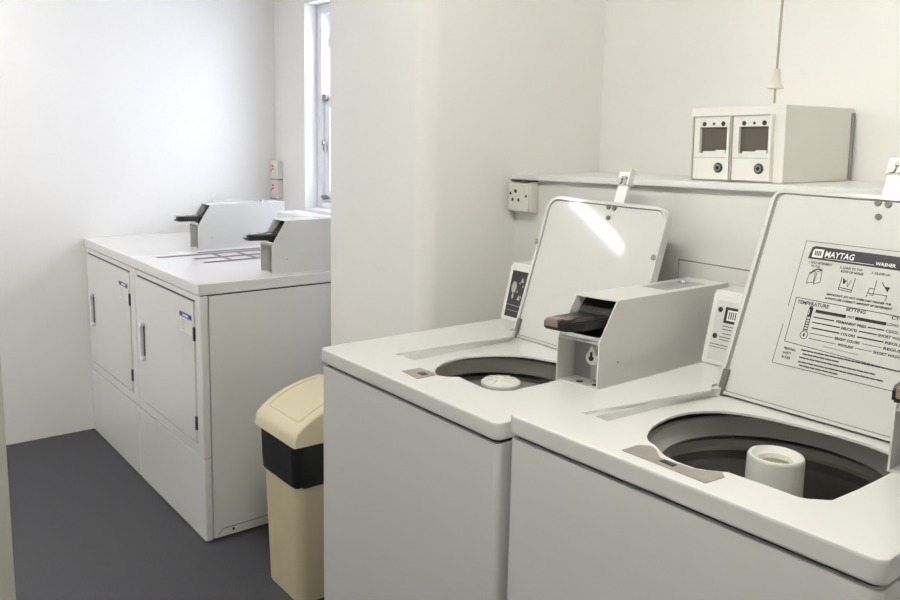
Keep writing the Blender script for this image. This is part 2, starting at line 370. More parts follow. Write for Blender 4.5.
# ------------------------------------------------------------------ coin box (shared by the four machines)
def coin_box(root, x0, x1, y0, y1, z0, zmid, ztop, ch, slide_len, coin=True, skew=0.0, slz=.039):
    """hollow steel coin box: open front pocket, black slanted face, coin slide sticking out"""
    t = .003
    prof = [(y0, z0), (y0, zmid), (y0+ch, ztop), (y1, ztop), (y1, z0)]
    b = NB()
    prism(b, prof, XP, x0, x0+t); prism(b, prof, XP, x1-t, x1)
    box(b, (x0+t, y0+ch, ztop-t), (x1-t, y1, ztop), 0)
    box(b, (x0+t, y1-t, z0), (x1-t, y1, ztop-t), 0)
    box(b, (x0+t, y0, z0), (x1-t, y1-t, z0+t), 0)
    box(b, (x0+t, y0, zmid-t), (x1-t, y0+.06, zmid), 0)
    cbx = obj('coin_box', b, 'boxsteel', root)
    # slanted black plate set back a little, between the two cheeks
    d = Vector((0, ch, ztop-zmid)).normalized(); n = Vector((0, -d.z, d.y))
    b = NB(); off = -n*.026
    p0 = Vector((0, y0, zmid))+off-d*.012; p1 = Vector((0, y0+ch, ztop))+off+d*.02
    q = [(p0.y, max(p0.z, zmid-.001)), (p1.y, ztop-t-.0005), (p1.y+.006, ztop-t-.0005), (p0.y+.02, max(p0.z, zmid-.001))]
    prism(b, q, XP, x0+t, x1-t)
    for i in range(6):
        for j in range(2):
            c = p0+d*(.035+j*.03)+n*.0008+Vector((x0+.03+i*(x1-x0-.05)/5.2, 0, 0))
            disc(b, c, n, .0022 if j else .0016, .001, 6, 1)
    obj('slanted_face', b, ['black', 'screw'], cbx)
    # coin slide: tapering black bar with a chrome plunger and end piece
    xm = (x0+x1)/2; w = (x1-x0)*.40; zs = zmid+slz
    b = NB()
    out = [(xm-w, y0+.05), (xm-w, y0-slide_len*.45), (xm-w*.72, y0-slide_len), (xm+w*.62, y0-slide_len), (xm+w, y0-slide_len*.45), (xm+w, y0+.05)]
    prism(b, out[::-1], ZP, zs-.011, zs+.009)
    bmesh.ops.bevel(b, geom=b.edges[:], offset=.003, segments=2, affect='EDGES')
    sl = obj('coin_slide', b, 'black', cbx)
    b = NB(); box(b, (xm-w*.5, y0-slide_len+.01, zs+.009), (xm+w*.45, y0-slide_len*.45, zs+.0122), .0014)
    disc(b, (xm-w*.1, y0-slide_len*.2, zs+.0088), (0, 0, 1), .011, .002, 20)
    disc(b, (xm+w*.5, y0+.005, zs+.0088), (0, 0, 1), .011, .002, 20)
    obj('slide_plunger', b, 'plunger' if coin else 'chrome', cbx)
    b = NB(); box(b, (xm-w*.60, y0-slide_len-.003, zs-.004), (xm+w*.15, y0-slide_len+.020, zs+.0135), .003); obj('slide_end', b, 'brass' if coin else 'chrome', cbx)
    b = NB(); box(b, (x0+t, y0+.004, zmid), (x1-t, y0+.045, zmid+.012), .003); obj('slide_bracket', b, 'chrome', cbx)
    # vault in the front pocket with its keyhole
    b = NB()
    box(b, (x0+t, y0+.052, z0+t), (x1-t, y0+.058, zmid-t)); obj('pocket_back', b, 'liner', cbx)
    b = NB(); box(b, (x0+.05*(x1-x0)/.09, y0+.034, z0+.008), (x1-t-.001, y0+.052, zmid-.012), .002); obj('coin_vault', b, 'silverplate', cbx)
    lx, lz = xm+.012, z0+(zmid-z0)*.56
    b = NB()
    dr = [(lx+.0135*math.cos(a), lz+.0135*math.sin(a)) for a in [math.radians(150+i*240/14) for i in range(15)]]+[(lx, lz+.029)]
    prism(b, dr, YP, y0+.028, y0+.034); obj('keyhole_escutcheon', b, 'printwhite', cbx)
    b = NB(); disc(b, (lx, y0+.028, lz), (0, -1, 0), .0052, .002, 16); box(b, (lx-.002, y0+.026, lz), (lx+.002, y0+.028, lz+.014)); obj('keyhole', b, 'black', cbx)
    for q in (x0+.04*(x1-x0)/.09, x1-.018):
        b = NB(); disc(b, (q, y0+.018, z0+t), (0, 0, 1), .007, .0012, 14); obj('drain_hole', b, 'black', cbx)
    b = NB(); disc(b, (x0+.046, y1-.09, ztop), (0, 0, 1), .010, .004, 18); disc(b, (x0+.046, y1-.09, ztop+.004), (0, 0, 1), .007, .006, 14, r2=.003)
    obj('box_lock', b, 'chrome', cbx)
    b = NB(); box(b, (x0+.02, y1-.20, ztop), (x1-.02, y1-.06, ztop+.0009)); obj('top_plate', b, 'silverplate', cbx)
    b = NB(); disc(b, (x1, y0+.06, z0+.05), (1, 0, 0), .002, .0012, 10); obj('side_screw', b, 'screw', cbx)
    if skew:                                   # the front is not quite square to the sides
        for o in [cbx]+list(cbx.children):
            for v in o.data.vertices: v.co.y += skew*(v.co.x-x1)
    return cbx

# ------------------------------------------------------------------ washing machines
def washer(name_label, loc, rz, H, open_pts, rec, tubc, lid_spec, agit, plate, console_kind, slab=.0365, cdx=0.0):
    root = empty('washing_machine', loc, rz); tag(root, name_label, 'washing machine')
    w, d = .645, .70
    # cabinet: open-topped shell with a separate-looking front panel
    b = NB()
    zb, zt = .018, H-slab-.006
    rbox(b, (-.002, 0, zb), (w+.001, d-.01, zt), .014, .004, 5)
    cab = obj('cabinet', b, 'panel', root)
    cb = NB(); box(cb, (.03, .03, .10), (w-.03, d-.04, H)); carve(cab, [cutter(cb)])
    b = NB()
    for (x, y) in ((.05, .06), (w-.05, .06), (.05, d-.07), (w-.05, d-.07)):
        f = NB(); disc(f, (x, y, 0), (0, 0, 1), .024, .012, 18, r2=.02); disc(f, (x, y, .012), (0, 0, 1), .008, .012, 10); obj('foot', f, 'rubber', root)
    b.free()
    # dark strip standing in for the shadow gap between cabinet and top
    b = NB(); rbox(b, (.006, .008, zt-.001), (w-.007, d-.014, zt+.007), .012, 0, 4)
    sm = obj('seam_shade', b, 'gap', root); cb = NB(); box(cb, (.05, .05, zt-.05), (w-.05, d-.05, H)); carve(sm, [cutter(cb)])
    # enamelled top with lid recess and tub opening
    b = NB(); rbox(b, (-.005, -.004, H-slab), (w+.004, d, H), .018, .006, 6)
    top = obj('top_panel', b, 'enamel', root)
    cr = NB(); prism(cr, rec, ZP, H-.02, H+.05)
    bmesh.ops.bevel(cr, geom=[e for e in cr.edges if abs(e.verts[0].co.z-(H-.02)) < 1e-5 and abs(e.verts[1].co.z-(H-.02)) < 1e-5], offset=.015, segments=4, affect='EDGES')
    co = NB(); prism(co, open_pts, ZP, H-.2, H+.1)
    cu = NB(); box(cu, (.03, .135, H-slab-.02), (w-.03, .545, H-.0255))
    carve(top, [cutter(co), cutter(cu), cutter(cr)], .002, 45)
    # opening collar hanging down (rounded lip)
    # tub: cover ring, balance ring, basket
    tx, ty, R = tubc
    b = NB(); lathe(b, [(R+.020, -.056), (R+.014, -.056), (R+.008, -.058), (R+.006, -.062), (R-.010, -.085), (R-.008, -.089), (R+.020, -.089)], (tx, ty, H), 72)
    obj('tub_cover', b, 'tubring', root)
    b = NB(); lathe(b, [(R+.082, -.050), (R+.017, -.0505), (R+.017, -.0905), (R+.082, -.091)], (tx, ty, H), 72); obj('tub_gap_shade', b, 'rubber', root)  # black ring stands in for shade in the gap under the rim
    b = NB(); lathe(b, [(R+.072, -.090), (R+.030, -.091), (R+.030, -.102), (R+.072, -.103)], (tx, ty, H), 72); obj('tub_seal', b, 'rubber', root)
    b = NB(); Q = R+.02
    lathe(b, [(Q+.03, -.106), (Q+.006, -.104), (Q-.002, -.106), (Q-.008, -.118), (Q-.006, -.127), (Q+.008, -.131), (Q+.03, -.131), (Q+.03, -.106)], (tx, ty, H), 72)
    obj('balance_ring', b, 'balance', root); b = NB()
    lathe(b, [(Q+.008, -.131), (Q+.008, -.150), (Q+.004, -.155), (Q, -.170), (Q+.004, -.185),
                        (Q+.002, -.44), (Q-.03, -.47), (.06, -.475), (.055, -.46), (0, -.46)], (tx, ty, H), 72)
    for k in range(5):
        for i in range(30):
            a = 2*math.pi*(i+.5*(k % 2))/30; rr = Q+.0028
            disc(b, (tx+rr*math.cos(a), ty+rr*math.sin(a), H-.205-.045*k), (-math.cos(a), -math.sin(a), 0), .004, .0012, 8, 1)
    for k in range(4):
        for i in range(14+4*k):
            a = 2*math.pi*i/(14+4*k); rr = .085+.035*k
            disc(b, (tx+rr*math.cos(a), ty+rr*math.sin(a), H-.4745+.001), (0, 0, 1), .004, .001, 8, 1)
    obj('basket', b, ['basket', 'black'], root)
    b = NB(); lathe(b, [(R+.078, -.05), (R+.084, -.05), (R+.084, -.52), (0, -.52)], (tx, ty, H), 48); obj('outer_tub', b, 'basket', root)
    # agitator
    b = NB()
    if agit == 'post':
        r, zt2 = .0475, -.049
        prof = [(0, zt2-.018), (.026, zt2-.018), (.029, zt2-.009), (.036, zt2-.006), (.040, zt2), (.045, zt2), (r, zt2-.005), (r+.001, zt2-.09), (r+.008, zt2-.16), (r+.03, zt2-.26), (r+.10, zt2-.36), (r+.11, zt2-.392), (0, zt2-.392)]
        lathe(b, prof, (tx, ty, H), 48)
        ag = obj('agitator', b, 'agit', root)
        b = NB(); disc(b, (tx, ty, H+zt2-.0178), (0, 0, 1), .027, .0012, 32); obj('agitator_well', b, 'agit_in', ag)
        b = NB()
        for i in range(4):
            a = math.pi/2*i+.5; c, s = math.cos(a), math.sin(a)
            pr = [(r, -.26), (r+.055, -.38), (r+.09, -.45), (r, -.45)]
            prism(b, pr, lambda p, t, c=c, s=s: (tx+p[0]*c-t*s, ty+p[0]*s+t*c, H+p[1]), -.004, .004)
        obj('agitator_fin', b, 'agit', ag)
    else:
        prof = [(0, -.046), (.014, -.047), (.030, -.048), (.042, -.0505), (.046, -.054), (.046, -.060), (.041, -.066), (.034, -.074), (.036, -.16), (.06, -.3), (.13, -.43), (.135, -.47), (0, -.47)]
        lathe(b, prof, (tx, ty, H), 48)
        ag = obj('agitator', b, 'agit', root)
        b = NB()
        for i in range(10):
            a = 2*math.pi*i/10; c, s = math.cos(a), math.sin(a)
            prism(b, [(.014, -.049), (.014, -.0445), (.028, -.0455), (.041, -.049), (.041, -.054)], lambda p, t, c=c, s=s: (tx+p[0]*c-t*s, ty+p[0]*s+t*c, H+p[1]), -.0012, .0012)
        obj('cap_rib', b, 'agit', ag)
        b = NB(); lathe(b, [(.045, -.086), (.10, -.092), (.165, -.098), (.172, -.102), (.172, -.112), (.045, -.112)], (tx, ty, H), 64); obj('agitator_skirt', b, 'skirt', ag)
    # latch plate on the front strip
    b = NB(); prism(b, plate[0], ZP, H-.0015, H+.0012); lp = obj('latch_plate', b, 'latch', root)
    b = NB(); prism(b, plate[1], ZP, H+.0012, H+.002); obj('latch_slot', b, 'black', lp)
    # lid, standing open and leaning back
    yb, zb_, yt, zt_, u0, u1, vt = lid_spec
    rt = .022 if agit == 'post' else .034
    ang = math.atan2(zt_-zb_, yt-yb)
    mt = Matrix.Translation((0, yb, zb_)) @ Matrix.Rotation(ang, 4, 'X')
    b = NB(); prism(b, rrect(u0, u1, 0, vt, [.014, .014, .030, rt], 8), ZP, -.020, .004)
    bmesh.ops.bevel(b, geom=[e for e in b.edges if abs(e.verts[0].co.z-e.verts[1].co.z) < 1e-6], offset=.0035, segments=2, affect='EDGES')
    lid = obj('lid', b, 'lidenamel', root); cb = NB(); prism(cb, rrect(u0+.0085, u1-.0085, .006, vt-.0085, [.012, .012, .025, rt-.006], 8), ZP, -.0005, .05)
    carve(lid, [cutter(cb)], .0012, 40)
    lid.matrix_local = mt
    b = NB(); prism(b, rrect(u0+.004, u1-.004, .003, vt-.004, [.013, .013, .028, rt-.003], 8), ZP, -.0215, -.0195); g = obj('lid_edge_gasket', b, 'gap', lid)
    sw = .0055 if agit == 'post' else .0018
    oa = rrect(u0+.0087, u1-.0087, .0062, vt-.0087, [.012, .012, .025, rt-.006], 8); ia = rrect(u0+.0087+sw, u1-.0087-sw, .0062+.002, vt-.0087-.002, [.012, .012, .025, rt-.006], 8)
    b = NB()
    for k in range(len(oa)):
        j = (k+1) % len(oa); flat(b, [oa[k], oa[j], ia[j], ia[k]], lambda u, v: (u, v, -.0002))
    obj('lid_ring', b, 'lidgrey', lid, norm=False)  # flat grey ring just inside the lid's raised rim
    for u in (u0+.012, u1-.012):
        b = NB(); box(b, (u-.007, -.006, .0), (u+.007, .050, .0055), .0015); tube(b, [(u-.012, -.004, -.004), (u+.012, -.004, -.004)], .006, 10); obj('hinge', b, 'darkbolt', lid)
    # lock strap riveted to the lid
    su = lid_spec[4]+.222
    b = NB(); box(b, (su-.017, vt-.015, -.0255), (su+.017, vt+.055, -.0205), .001)
    box(b, (su-.021, vt+.050, -.027), (su+.019, vt+.085, -.0185), .002); box(b, (su+.019, vt+.050, -.0275), (su+.024, vt+.092, -.008), .001)
    st = obj('lock_strap', b, 'trim', lid)
    b = NB(); disc(b, (su-.010, vt+.060, -.0186), (0, 0, 1), .008, .006, 16); disc(b, (su+.008, vt+.060, -.0186), (0, 0, 1), .008, .006, 16); box(b, (su-.004, vt+.066, -.0186), (su+.012, vt+.072, -.011), .001); obj('strap_bolt', b, 'screw', lid)
    for (du, v) in ((-.0095, vt-.010+.0), (.0095, vt-.011), (-.002, vt-.041)):
        b = NB(); disc(b, (su+du, v-.004 if v > vt-.02 else v, -.0003), (0, 0, 1), .0062, .0028, 16); disc(b, (su+du, v-.004 if v > vt-.02 else v, .0025), (0, 0, 1), .0025, .001, 10)
        obj('lid_bolt', b, 'darkbolt', lid)
    # console behind the lid
    cz0, cz1 = H, H+.158
    pc = [(.575, cz0), (.612, cz1-.004), (.617, cz1), (.695, cz1), (.695, cz0)]
    b = NB(); prism(b, pc, XP, .0, .515)
    bmesh.ops.bevel(b, geom=[e for e in b.edges if abs(e.verts[0].co.x-e.verts[1].co.x) > .1], offset=.004, segments=2, affect='EDGES')
    con = obj('console', b, 'enamel', root)
    dv = Vector((0, .037, .154)).normalized(); nv = Vector((0, -dv.z, dv.y))
    def cf(u, v, k=0.0):
        p = Vector((u, .575, cz0))+dv*v+nv*(.0012+k); return p
    if console_kind == 'black':
        b = NB(); flat(b, [(.012, .012), (.45, .012), (.45, .142), (.012, .142)], lambda u, v: cf(u, v, -.0006)); obj('console_plate', b, 'print', con, norm=False)
        b = NB()
        pf = lambda u, v: cf(u, v)
        flat(b, [(.03+.010*math.cos(a), .095+.017*math.sin(a)) for a in [2*math.pi*i/14 for i in range(14)]], pf)
        flat(b, [(.03+.004*math.cos(a), .07+.008*math.sin(a)) for a in [2*math.pi*i/8 for i in range(8)]], pf)
        for (u, v, r) in ((.058, .118, .006), (.055, .068, .006), (.064, .102, .003), (.085, .1, .003), (.062, .072, .003), (.045, .085, .003), (.05, .11, .003)):
            flat(b, [(u-r, v-r), (u+r, v-r), (u, v+r*1.4)], pf)
        stroke(b, [(.015, .045), (.44, .045)], .0015, pf)
        stroke(b, [(.018, .030), (.2, .030)], .001, pf)
        obj('console_print', b, 'palegap', con, norm=False)
    else:
        b = NB(); flat(b, [(.012, .012), (.45, .012), (.45, .142), (.012, .142)], lambda u, v: cf(u, v, -.0006)); obj('console_plate', b, 'consoleplate', con, norm=False)
        b = NB(); pf = lambda u, v: cf(u, v)
        pf2 = lambda u, v: cf(u, v, .0006)
        quad(b, .034, .074, .095, .130, pf, 0); quad(b, .041, .067, .101, .124, pf2, 1)
        for i in range(4): stroke(b, [(.046+i*.005, .105), (.046+i*.005, .120)], .0025, lambda u, v: cf(u, v, .0012), 0)
        for (u, v, r) in ((.022, .122, .006), (.021, .064, .006)):
            flat(b, [(u+r*math.cos(a), v+r*math.sin(a)) for a in [2*math.pi*i/14 for i in range(14)]], pf, 0)
        for (v, u0_, u1_) in ((.088, .034, .07), (.081, .036, .07), (.072, .038, .066), (.064, .032, .066), (.058, .034, .06)):
            stroke(b, [(u0_, v), (u1_, v)], .0016, pf, 2)
        stroke(b, [(.012, .046), (.45, .046)], .0015, pf, 2); stroke(b, [(.012, .040), (.45, .040)], .0012, pf, 2)
        obj('console_print', b, ['print', 'printwhite', 'printsoft'], con, norm=False)
    coin_box(root, .514+cdx, .614+cdx, .300, .742, H, H+.098, H+.182, .052, .068, True, .20)
    return root, lid

H1, H2 = .914, .9454
open1 = [(.322, .100), (.345, .090), (.360, .100), (.381, .122)] + [(.425, .118), (.467, .115), (.491, .120), (.508, .135), (.517, .155), (.518, .21)] + \
    [(.517, .30), (.513, .35), (.498, .39), (.470, .420), (.43, .438), (.36, .440), (.294, .419), (.265, .398), (.242, .372), (.222, .342), (.209, .308), (.203, .28), (.204, .254), (.210, .222), (.223, .193), (.240, .168), (.262, .146), (.292, .120)]
rec1 = [(.147, .112), (.480, .128), (.508, .56), (.112, .56), (.112, .505), (.167, .475)]
plate1 = ([(.277, .044), (.342, .038), (.342, .086), (.325, .094), (.279, .090)], [(.310, .062), (.330, .060), (.330, .076), (.310, .078)])
w1, lid1 = washer('white washing machine with open lid and black console plate, beside the pillar', (0, 0, 0), .0031, H1, open1, rec1, (.325, .292, .200),
      (.52, .895, .64, 1.262, .1135, .5125, .392), 'cap', plate1, 'black')
open2 = [(.229, .092), (.250, .083), (.265, .073), (.278, .064), (.289, .059), (.316, .054), (.344, .056), (.360, .064), (.375, .076), (.382, .083), (.44, .085), (.492, .085), (.502, .090), (.525, .113), (.530, .18), (.532, .27),
         (.530, .32), (.520, .365), (.500, .398), (.468, .420), (.43, .428), (.38, .430), (.317, .424), (.251, .412), (.208, .394), (.180, .374), (.162, .350), (.150, .322), (.145, .290), (.145, .262), (.150, .230), (.158, .200), (.170, .172), (.186, .146), (.206, .118)]
rec2 = [(.072, .108), (.490, .094), (.513, .50), (.1125, .50), (.1125, .447), (.130, .42)]
plate2 = ([(.232, .022), (.386, .019), (.391, .060), (.379, .073), (.360, .057), (.343, .049), (.311, .047), (.290, .044), (.280, .052), (.271, .060), (.262, .069), (.248, .074), (.234, .060)], [(.296, .032), (.322, .030), (.322, .041), (.298, .043)])
w2, lid2 = washer('white washing machine nearest the camera, open lid printed with washing instructions', (.6877, -.0062, 0), .0264, H2, open2, rec2, (.325, .325, .205),
      (.46, .929, .62, 1.3219, .114, .512, .436), 'post', plate2, 'silver', cdx=.012)

# instruction print on the inside of the near lid
b = NB(); zf = .0006
L0 = lambda u, v: (u, v, zf)
L1 = lambda u, v: (u, v, zf+.0005)
L2 = lambda u, v: (u, v, zf+.0010)
flat(b, [(.212, .0715), (.500, .0715), (.500, .320), (.212, .320)], lambda u, v: (u, v, -.0001), 3)
for pts in ([(.212, .0715), (.500, .0715)], [(.212, .0715), (.212, .150)], [(.212, .185), (.212, .320)], [(.212, .320), (.500, .320)]): stroke(b, pts, .0011, L0, 1)
flat(b, [(.224, .2855), (.500, .2845), (.500, .3095), (.233, .3115), (.227, .3085)], L0, 0)
flat(b, [(.231, .2890), (.252, .2890), (.252, .3060), (.234, .3060), (.231, .302)], L1, 2)
for i in range(4): stroke(b, [(.2370+i*.0035, .2935), (.2362+i*.0035, .3020)], .0022, L2, 0)
text(b, 'MAYTAG', .2555, .2925, .0115, L1, 2, shear=.08, width=.056, bold=.0003)
stroke(b, [(.256, .2893), (.350, .2893)], .0009, L1, 2)
text(b, 'WASHER', .352, .2895, .0062, L1, 2, width=.036, bold=.0002)
text(b, '1. ADD DETERGENT', .228, .2765, .0042, L0, 1, width=.046); text(b, 'TO TUB', .234, .2695, .0042, L0, 1, width=.018)
text(b, '2. LOAD TO TOP', .290, .2745, .0042, L0, 1, width=.042); text(b, 'ROW OF HOLES', .294, .2672, .0042, L0, 0, width=.042)
text(b, '3. CLOSE LID', .349, .2725, .0042, L0, 1, width=.034)
# three little pictures: box pouring, filled tub, lid closing
stroke(b, [(.2345, .236), (.2355, .258), (.246, .262), (.2475, .240), (.2345, .236)], .0012, L0, 1); stroke(b, [(.249, .236), (.2495, .262), (.2585, .265), (.2605, .242), (.249, .236)], .0012, L0, 1)
stroke(b, [(.238, .256), (.242, .263), (.250, .267), (.258, .266)], .0026, L0, 0)
stroke(b, [(.299, .258), (.298, .234), (.3225, .232), (.3235, .260)], .0013, L0, 1); stroke(b, [(.300, .238), (.321, .236)], .0016, L0, 1)
stroke(b, [(.303, .255), (.305, .247), (.307, .252)], .003, L0, 0); stroke(b, [(.309, .255), (.313, .241), (.317, .255)], .001, L0, 1)
stroke(b, [(.351, .228), (.353, .245), (.362, .245), (.362, .262)], .0012, L0, 1); stroke(b, [(.353, .236), (.386, .236), (.385, .226)], .0012, L0, 1); stroke(b, [(.362, .245), (.362, .233), (.356, .233)], .0012, L0, 1)
stroke(b, [(.372, .259), (.378, .252), (.384, .246)], .0016, L0, 0); flat(b, [(.379, .252), (.388, .252), (.385, .242)], L0, 0)
text(b, 'IMPORTANT: DO NOT OVERLOAD WASHER TUB', .279, .2195, .0038, L0, 0, width=.118, shear=.15)
text(b, 'ALWAYS USE CORRECT AMOUNT OF DETERGENT', .277, .2118, .0038, L0, 0, width=.124, shear=.15)
for pts in ([(.2245, .1170), (.500, .1040)], [(.2245, .1170), (.2235, .2055)], [(.2235, .2055), (.500, .2015)]): stroke(b, pts, .0012, L0, 1)
text(b, 'TEMPERATURE', .228, .1945, .0068, L0, 1, width=.062); text(b, 'SETTING', .322, .1965, .0062, L0, 1, width=.036); text(b, 'CYCLE', .404, .1955, .0068, L0, 1, width=.030)
# thermometer
th = [(.2545, .1445), (.2545, .189), (.2560, .1925), (.2580, .1935), (.2600, .1925), (.2615, .189), (.2615, .1445)]
stroke(b, th, .0012, L0, 0); flat(b, [(.2545, .172), (.2615, .172), (.2615, .189), (.258, .193), (.2545, .189)], L0, 0)
for i in range(5): stroke(b, [(.2555, .147+i*.005), (.2605, .147+i*.005)], .0018, L0, 0)
stroke(b, [(.258+.0072*math.cos(a), .1365+.0078*math.sin(a)) for a in [2*math.pi*i/16 for i in range(17)]], .0012, L0, 1)
flat(b, [(.258+.0016*math.cos(a), .1365+.004*math.sin(a)) for a in [2*math.pi*i/10 for i in range(10)]], L0, 0); stroke(b, [(.256, .176), (.256, .186)], .0012, L1, 2)
quad(b, .2676, .3255, .1825, .1885, L0, 0); quad(b, .3425, .398, .1825, .1885, L0, 0); text(b, 'HOT', .3285, .1835, .0048, L0, 1, width=.0125); text(b, 'LONG WASH', .400, .1835, .0048, L0, 1, width=.04)
rows = [(.1735, .0022, .2672, .306, 'PERMANENT PRESS', .3105, .366, .369, .397, 'COOL RINSE', .400),
        (.1632, .0020, .2678, .3195, 'DELICATES', .3225, .352, .3555, .3865, 'SHORT WASH', .389),
        (.1525, .0022, .2688, .3215, 'COLORS', .3245, .351, .3555, .401, 'REGULAR', .404),
        (.1420, .0010, .2680, .3130, 'BRIGHT COLORS', .3165, .362, .3665, .401, 'REGULAR', .404),
        (.1315, .0010, .2690, .3210, 'WOOLENS', .3245, .353, .3565, .386, 'SHORT WASH', .389)]
for (v, tk, a0, a1, s1, t0, t1, b0, b1, s2, t2) in rows:
    stroke(b, [(a0, v), (a1, v)], tk, L0, 0 if tk > .0015 else 1); text(b, s1, t0, v-.0024, .0048, L0, 1, width=t1-t0); stroke(b, [(b0, v), (b1, v)], tk, L0, 0 if tk > .0015 else 1)
    text(b, s2, t2, v-.0024, .0048, L0, 1, width=.045)
stroke(b, [(.300, .1225), (.365, .1205)], .0022, L0, 5)
for (v, s) in ((.1015, 'PERSONAL'), (.0930, 'SAFETY'), (.0845, 'RULES')): text(b, s, .2275, v, .0048, L0, 1, width=.024 if len(s) > 6 else .017)
for (v, a0, a1) in ((.1075, .262, .445), (.1005, .266, .33), (.0930, .262, .395), (.0845, .262, .41), (.0780, .266, .34)):
    x = a0; random.seed(int(v*1e4))
    while x < a1:
        l = random.choice((.005, .008, .011)); stroke(b, [(x, v), (x+l, v-.0003)], .0026, L0, 1); x += l+.0022
for v in b.verts: v.co.y += .0135
obj('instruction_label', b, ['print', 'printsoft', 'printwhite', 'lidenamel', 'enamel', 'printpale'], lid2, norm=False)
# rubber bumpers on the far lid
for (u, v, nrm) in ((.114, .262, (-1, 0, 0)),):
    b = NB(); disc(b, (u+.004, v, -.004), nrm, .010, .011, 16); disc(b, (u-.005, v, -.004), nrm, .006, .003, 12); obj('lid_bumper', b, 'screw', lid1)
b = NB(); disc(b, (.503, .270, -.0003), (0, 0, 1), .0072, .006, 18); disc(b, (.503, .270, .0057), (0, 0, 1), .003, .0015, 12); obj('lid_bumper', b, 'screw', lid1)

# ------------------------------------------------------------------ tumble dryers
DX, DY, DW, DH, DD = -.9257, .0612, .6909, .9155, .71
def dryer(label, x1, with_grid=False):
    """x1 is the right-hand side"""
    root = empty('tumble_dryer', (x1-DW, DY, 0)); tag(root, label, 'tumble dryer', None)
    w = DW-.0015
    sl = .040
    # side and back shell, front left open for the panels
    b = NB(); box(b, (0.001, .03, .006), (w, DD-.01, DH-sl-.004), .003); cab = obj('cabinet', b, 'dryer', root)
    b = NB()
    # embossed outline and screw low on the visible side
    stroke(b, [(.045, .016), (.062, .036), (.62, .050)], .004, lambda u, v: (w+.0006, u, v)); obj('side_crease', b, 'softgap', cab, norm=False)
    b = NB(); disc(b, (w, .10, .026), (1, 0, 0), .005, .002, 12); obj('side_screw', b, 'gap', cab)
    b = NB(); box(b, (.02, .05, 0), (w-.02, DD-.04, .008)); obj('plinth', b, 'gap', root)
    # front: upper panel with door, lower kick panel
    b = NB(); rbox(b, (0.0012, 0.0, .306), (w, .0295, DH-sl-.003), .009, .002, 4)
    fp = obj('front_panel', b, 'dryer', root)
    cb = NB(); box(cb, (.040, -.05, .343), (w-.050, .014, .852)); carve(fp, [cutter(cb)], .0015, 40)
    b = NB(); rbox(b, (0.0012, 0.0, .004), (w, .0295, .303), .009, .002, 4); obj('kick_panel', b, 'dryer', root)
    b = NB(); box(b, (.004, .004, .300), (w-.004, .028, .309)); obj('panel_seam', b, 'palegap', root)
    # door with handle, hinges and sticker
    b = NB(); prism(b, rrect(.0425, w-.0535, .3470, .8475, .010, 4), YP, -.003, .013)
    bmesh.ops.bevel(b, geom=[e for e in b.edges if all(abs(v.co.y+.003) < 1e-6 for v in e.verts)], offset=.003, segments=2, affect='EDGES')
    door = obj('door', b, 'dryer', root)
    b = NB(); box(b, (.045, -.002, .8475), (w-.05, .0135, .8525)); obj('door_gap', b, 'gap', door)
    b = NB(); box(b, (.041, .006, .3436), (w-.0506, .0139, .3475)); box(b, (w-.0545, .006, .3475), (w-.0506, .0139, .851)); obj('door_gap_shade', b, 'gap', door)  # dark strips paint shade into the gap below and beside the door
    hx, hz = .105, .600
    b = NB(); box(b, (hx-.010, -.018, hz-.070), (hx+.001, -.003, hz+.070), .003)
    obj('handle', b, 'whiteplastic', door)
    for q in (hz-.076, hz+.060):
        b = NB(); box(b, (hx-.012, -.019, q), (hx+.018, -.003, q+.016), .004); obj('handle_end', b, 'whiteplastic', door)
    b = NB(); box(b, (hx+.001, -.0048, hz-.060), (hx+.015, -.0028, hz+.060)); obj('handle_shade', b, 'gap', door)  # dark strip painted as the shadow in the grip slot
    for z in (.420, .735):
        b = NB(); box(b, (w-.060, -.006, z-.024), (w-.050, .004, z+.024), .001); obj('hinge', b, 'gap', door)
    b = NB(); fn = lambda u, v: (u, -.0034, v); fn2 = lambda u, v: (u, -.0038, v)
    s0, s1 = w-.185, w-.072
    quad(b, s0, s1, .725, .795, fn, 0); quad(b, s0, s1, .778, .795, fn2, 1); quad(b, s0+.03, s1-.03, .782, .790, lambda u, v: (u, -.0042, v), 3)
    for i in range(5): stroke(b, [(s0+.012, .767-i*.008), (s0+.045+.01*(i % 2), .767-i*.008)], .002, fn2, 2)
    obj('door_sticker', b, ['sheet', 'blueprint', 'printpale', 'printwhite'], door, norm=False)
    # top
    b = NB(); box(b, (0.0004, -.006, DH-sl), (w+.001, DD, DH), .005, 3); top = obj('top_panel', b, 'dryer', root)
    b = NB(); box(b, (.008, .003, DH-sl-.006), (w-.006, DD-.02, DH-sl+.001)); obj('top_seam', b, 'gap', root)
    # rear console
    b = NB(); prism(b, [(.565, DH), (.60, DH+.155), (.61, DH+.162), (.70, DH+.162), (.70, DH)], XP, .055, w-.10); con = obj('console', b, 'dryer', root)
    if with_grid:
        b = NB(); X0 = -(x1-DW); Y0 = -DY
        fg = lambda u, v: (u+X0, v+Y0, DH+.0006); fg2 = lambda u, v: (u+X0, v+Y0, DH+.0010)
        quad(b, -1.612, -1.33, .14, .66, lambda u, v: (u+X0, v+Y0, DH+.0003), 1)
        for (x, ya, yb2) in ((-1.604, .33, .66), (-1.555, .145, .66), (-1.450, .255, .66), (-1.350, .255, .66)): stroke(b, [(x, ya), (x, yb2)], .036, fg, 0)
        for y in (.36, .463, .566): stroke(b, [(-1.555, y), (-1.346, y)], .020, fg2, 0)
        obj('grid_bars', b, ['gridbars', 'dryer'], top, norm=False)  # flat brown-grey lattice on the dryer top
    coin_box(root, DW-.147, DW-.055, .288, .69, DH, DH+.103, DH+.189, .056, .076, coin=False, slz=.030)
    return root
dryer('white tumble dryer with a coin box, standing nearer the bin', DX, True)
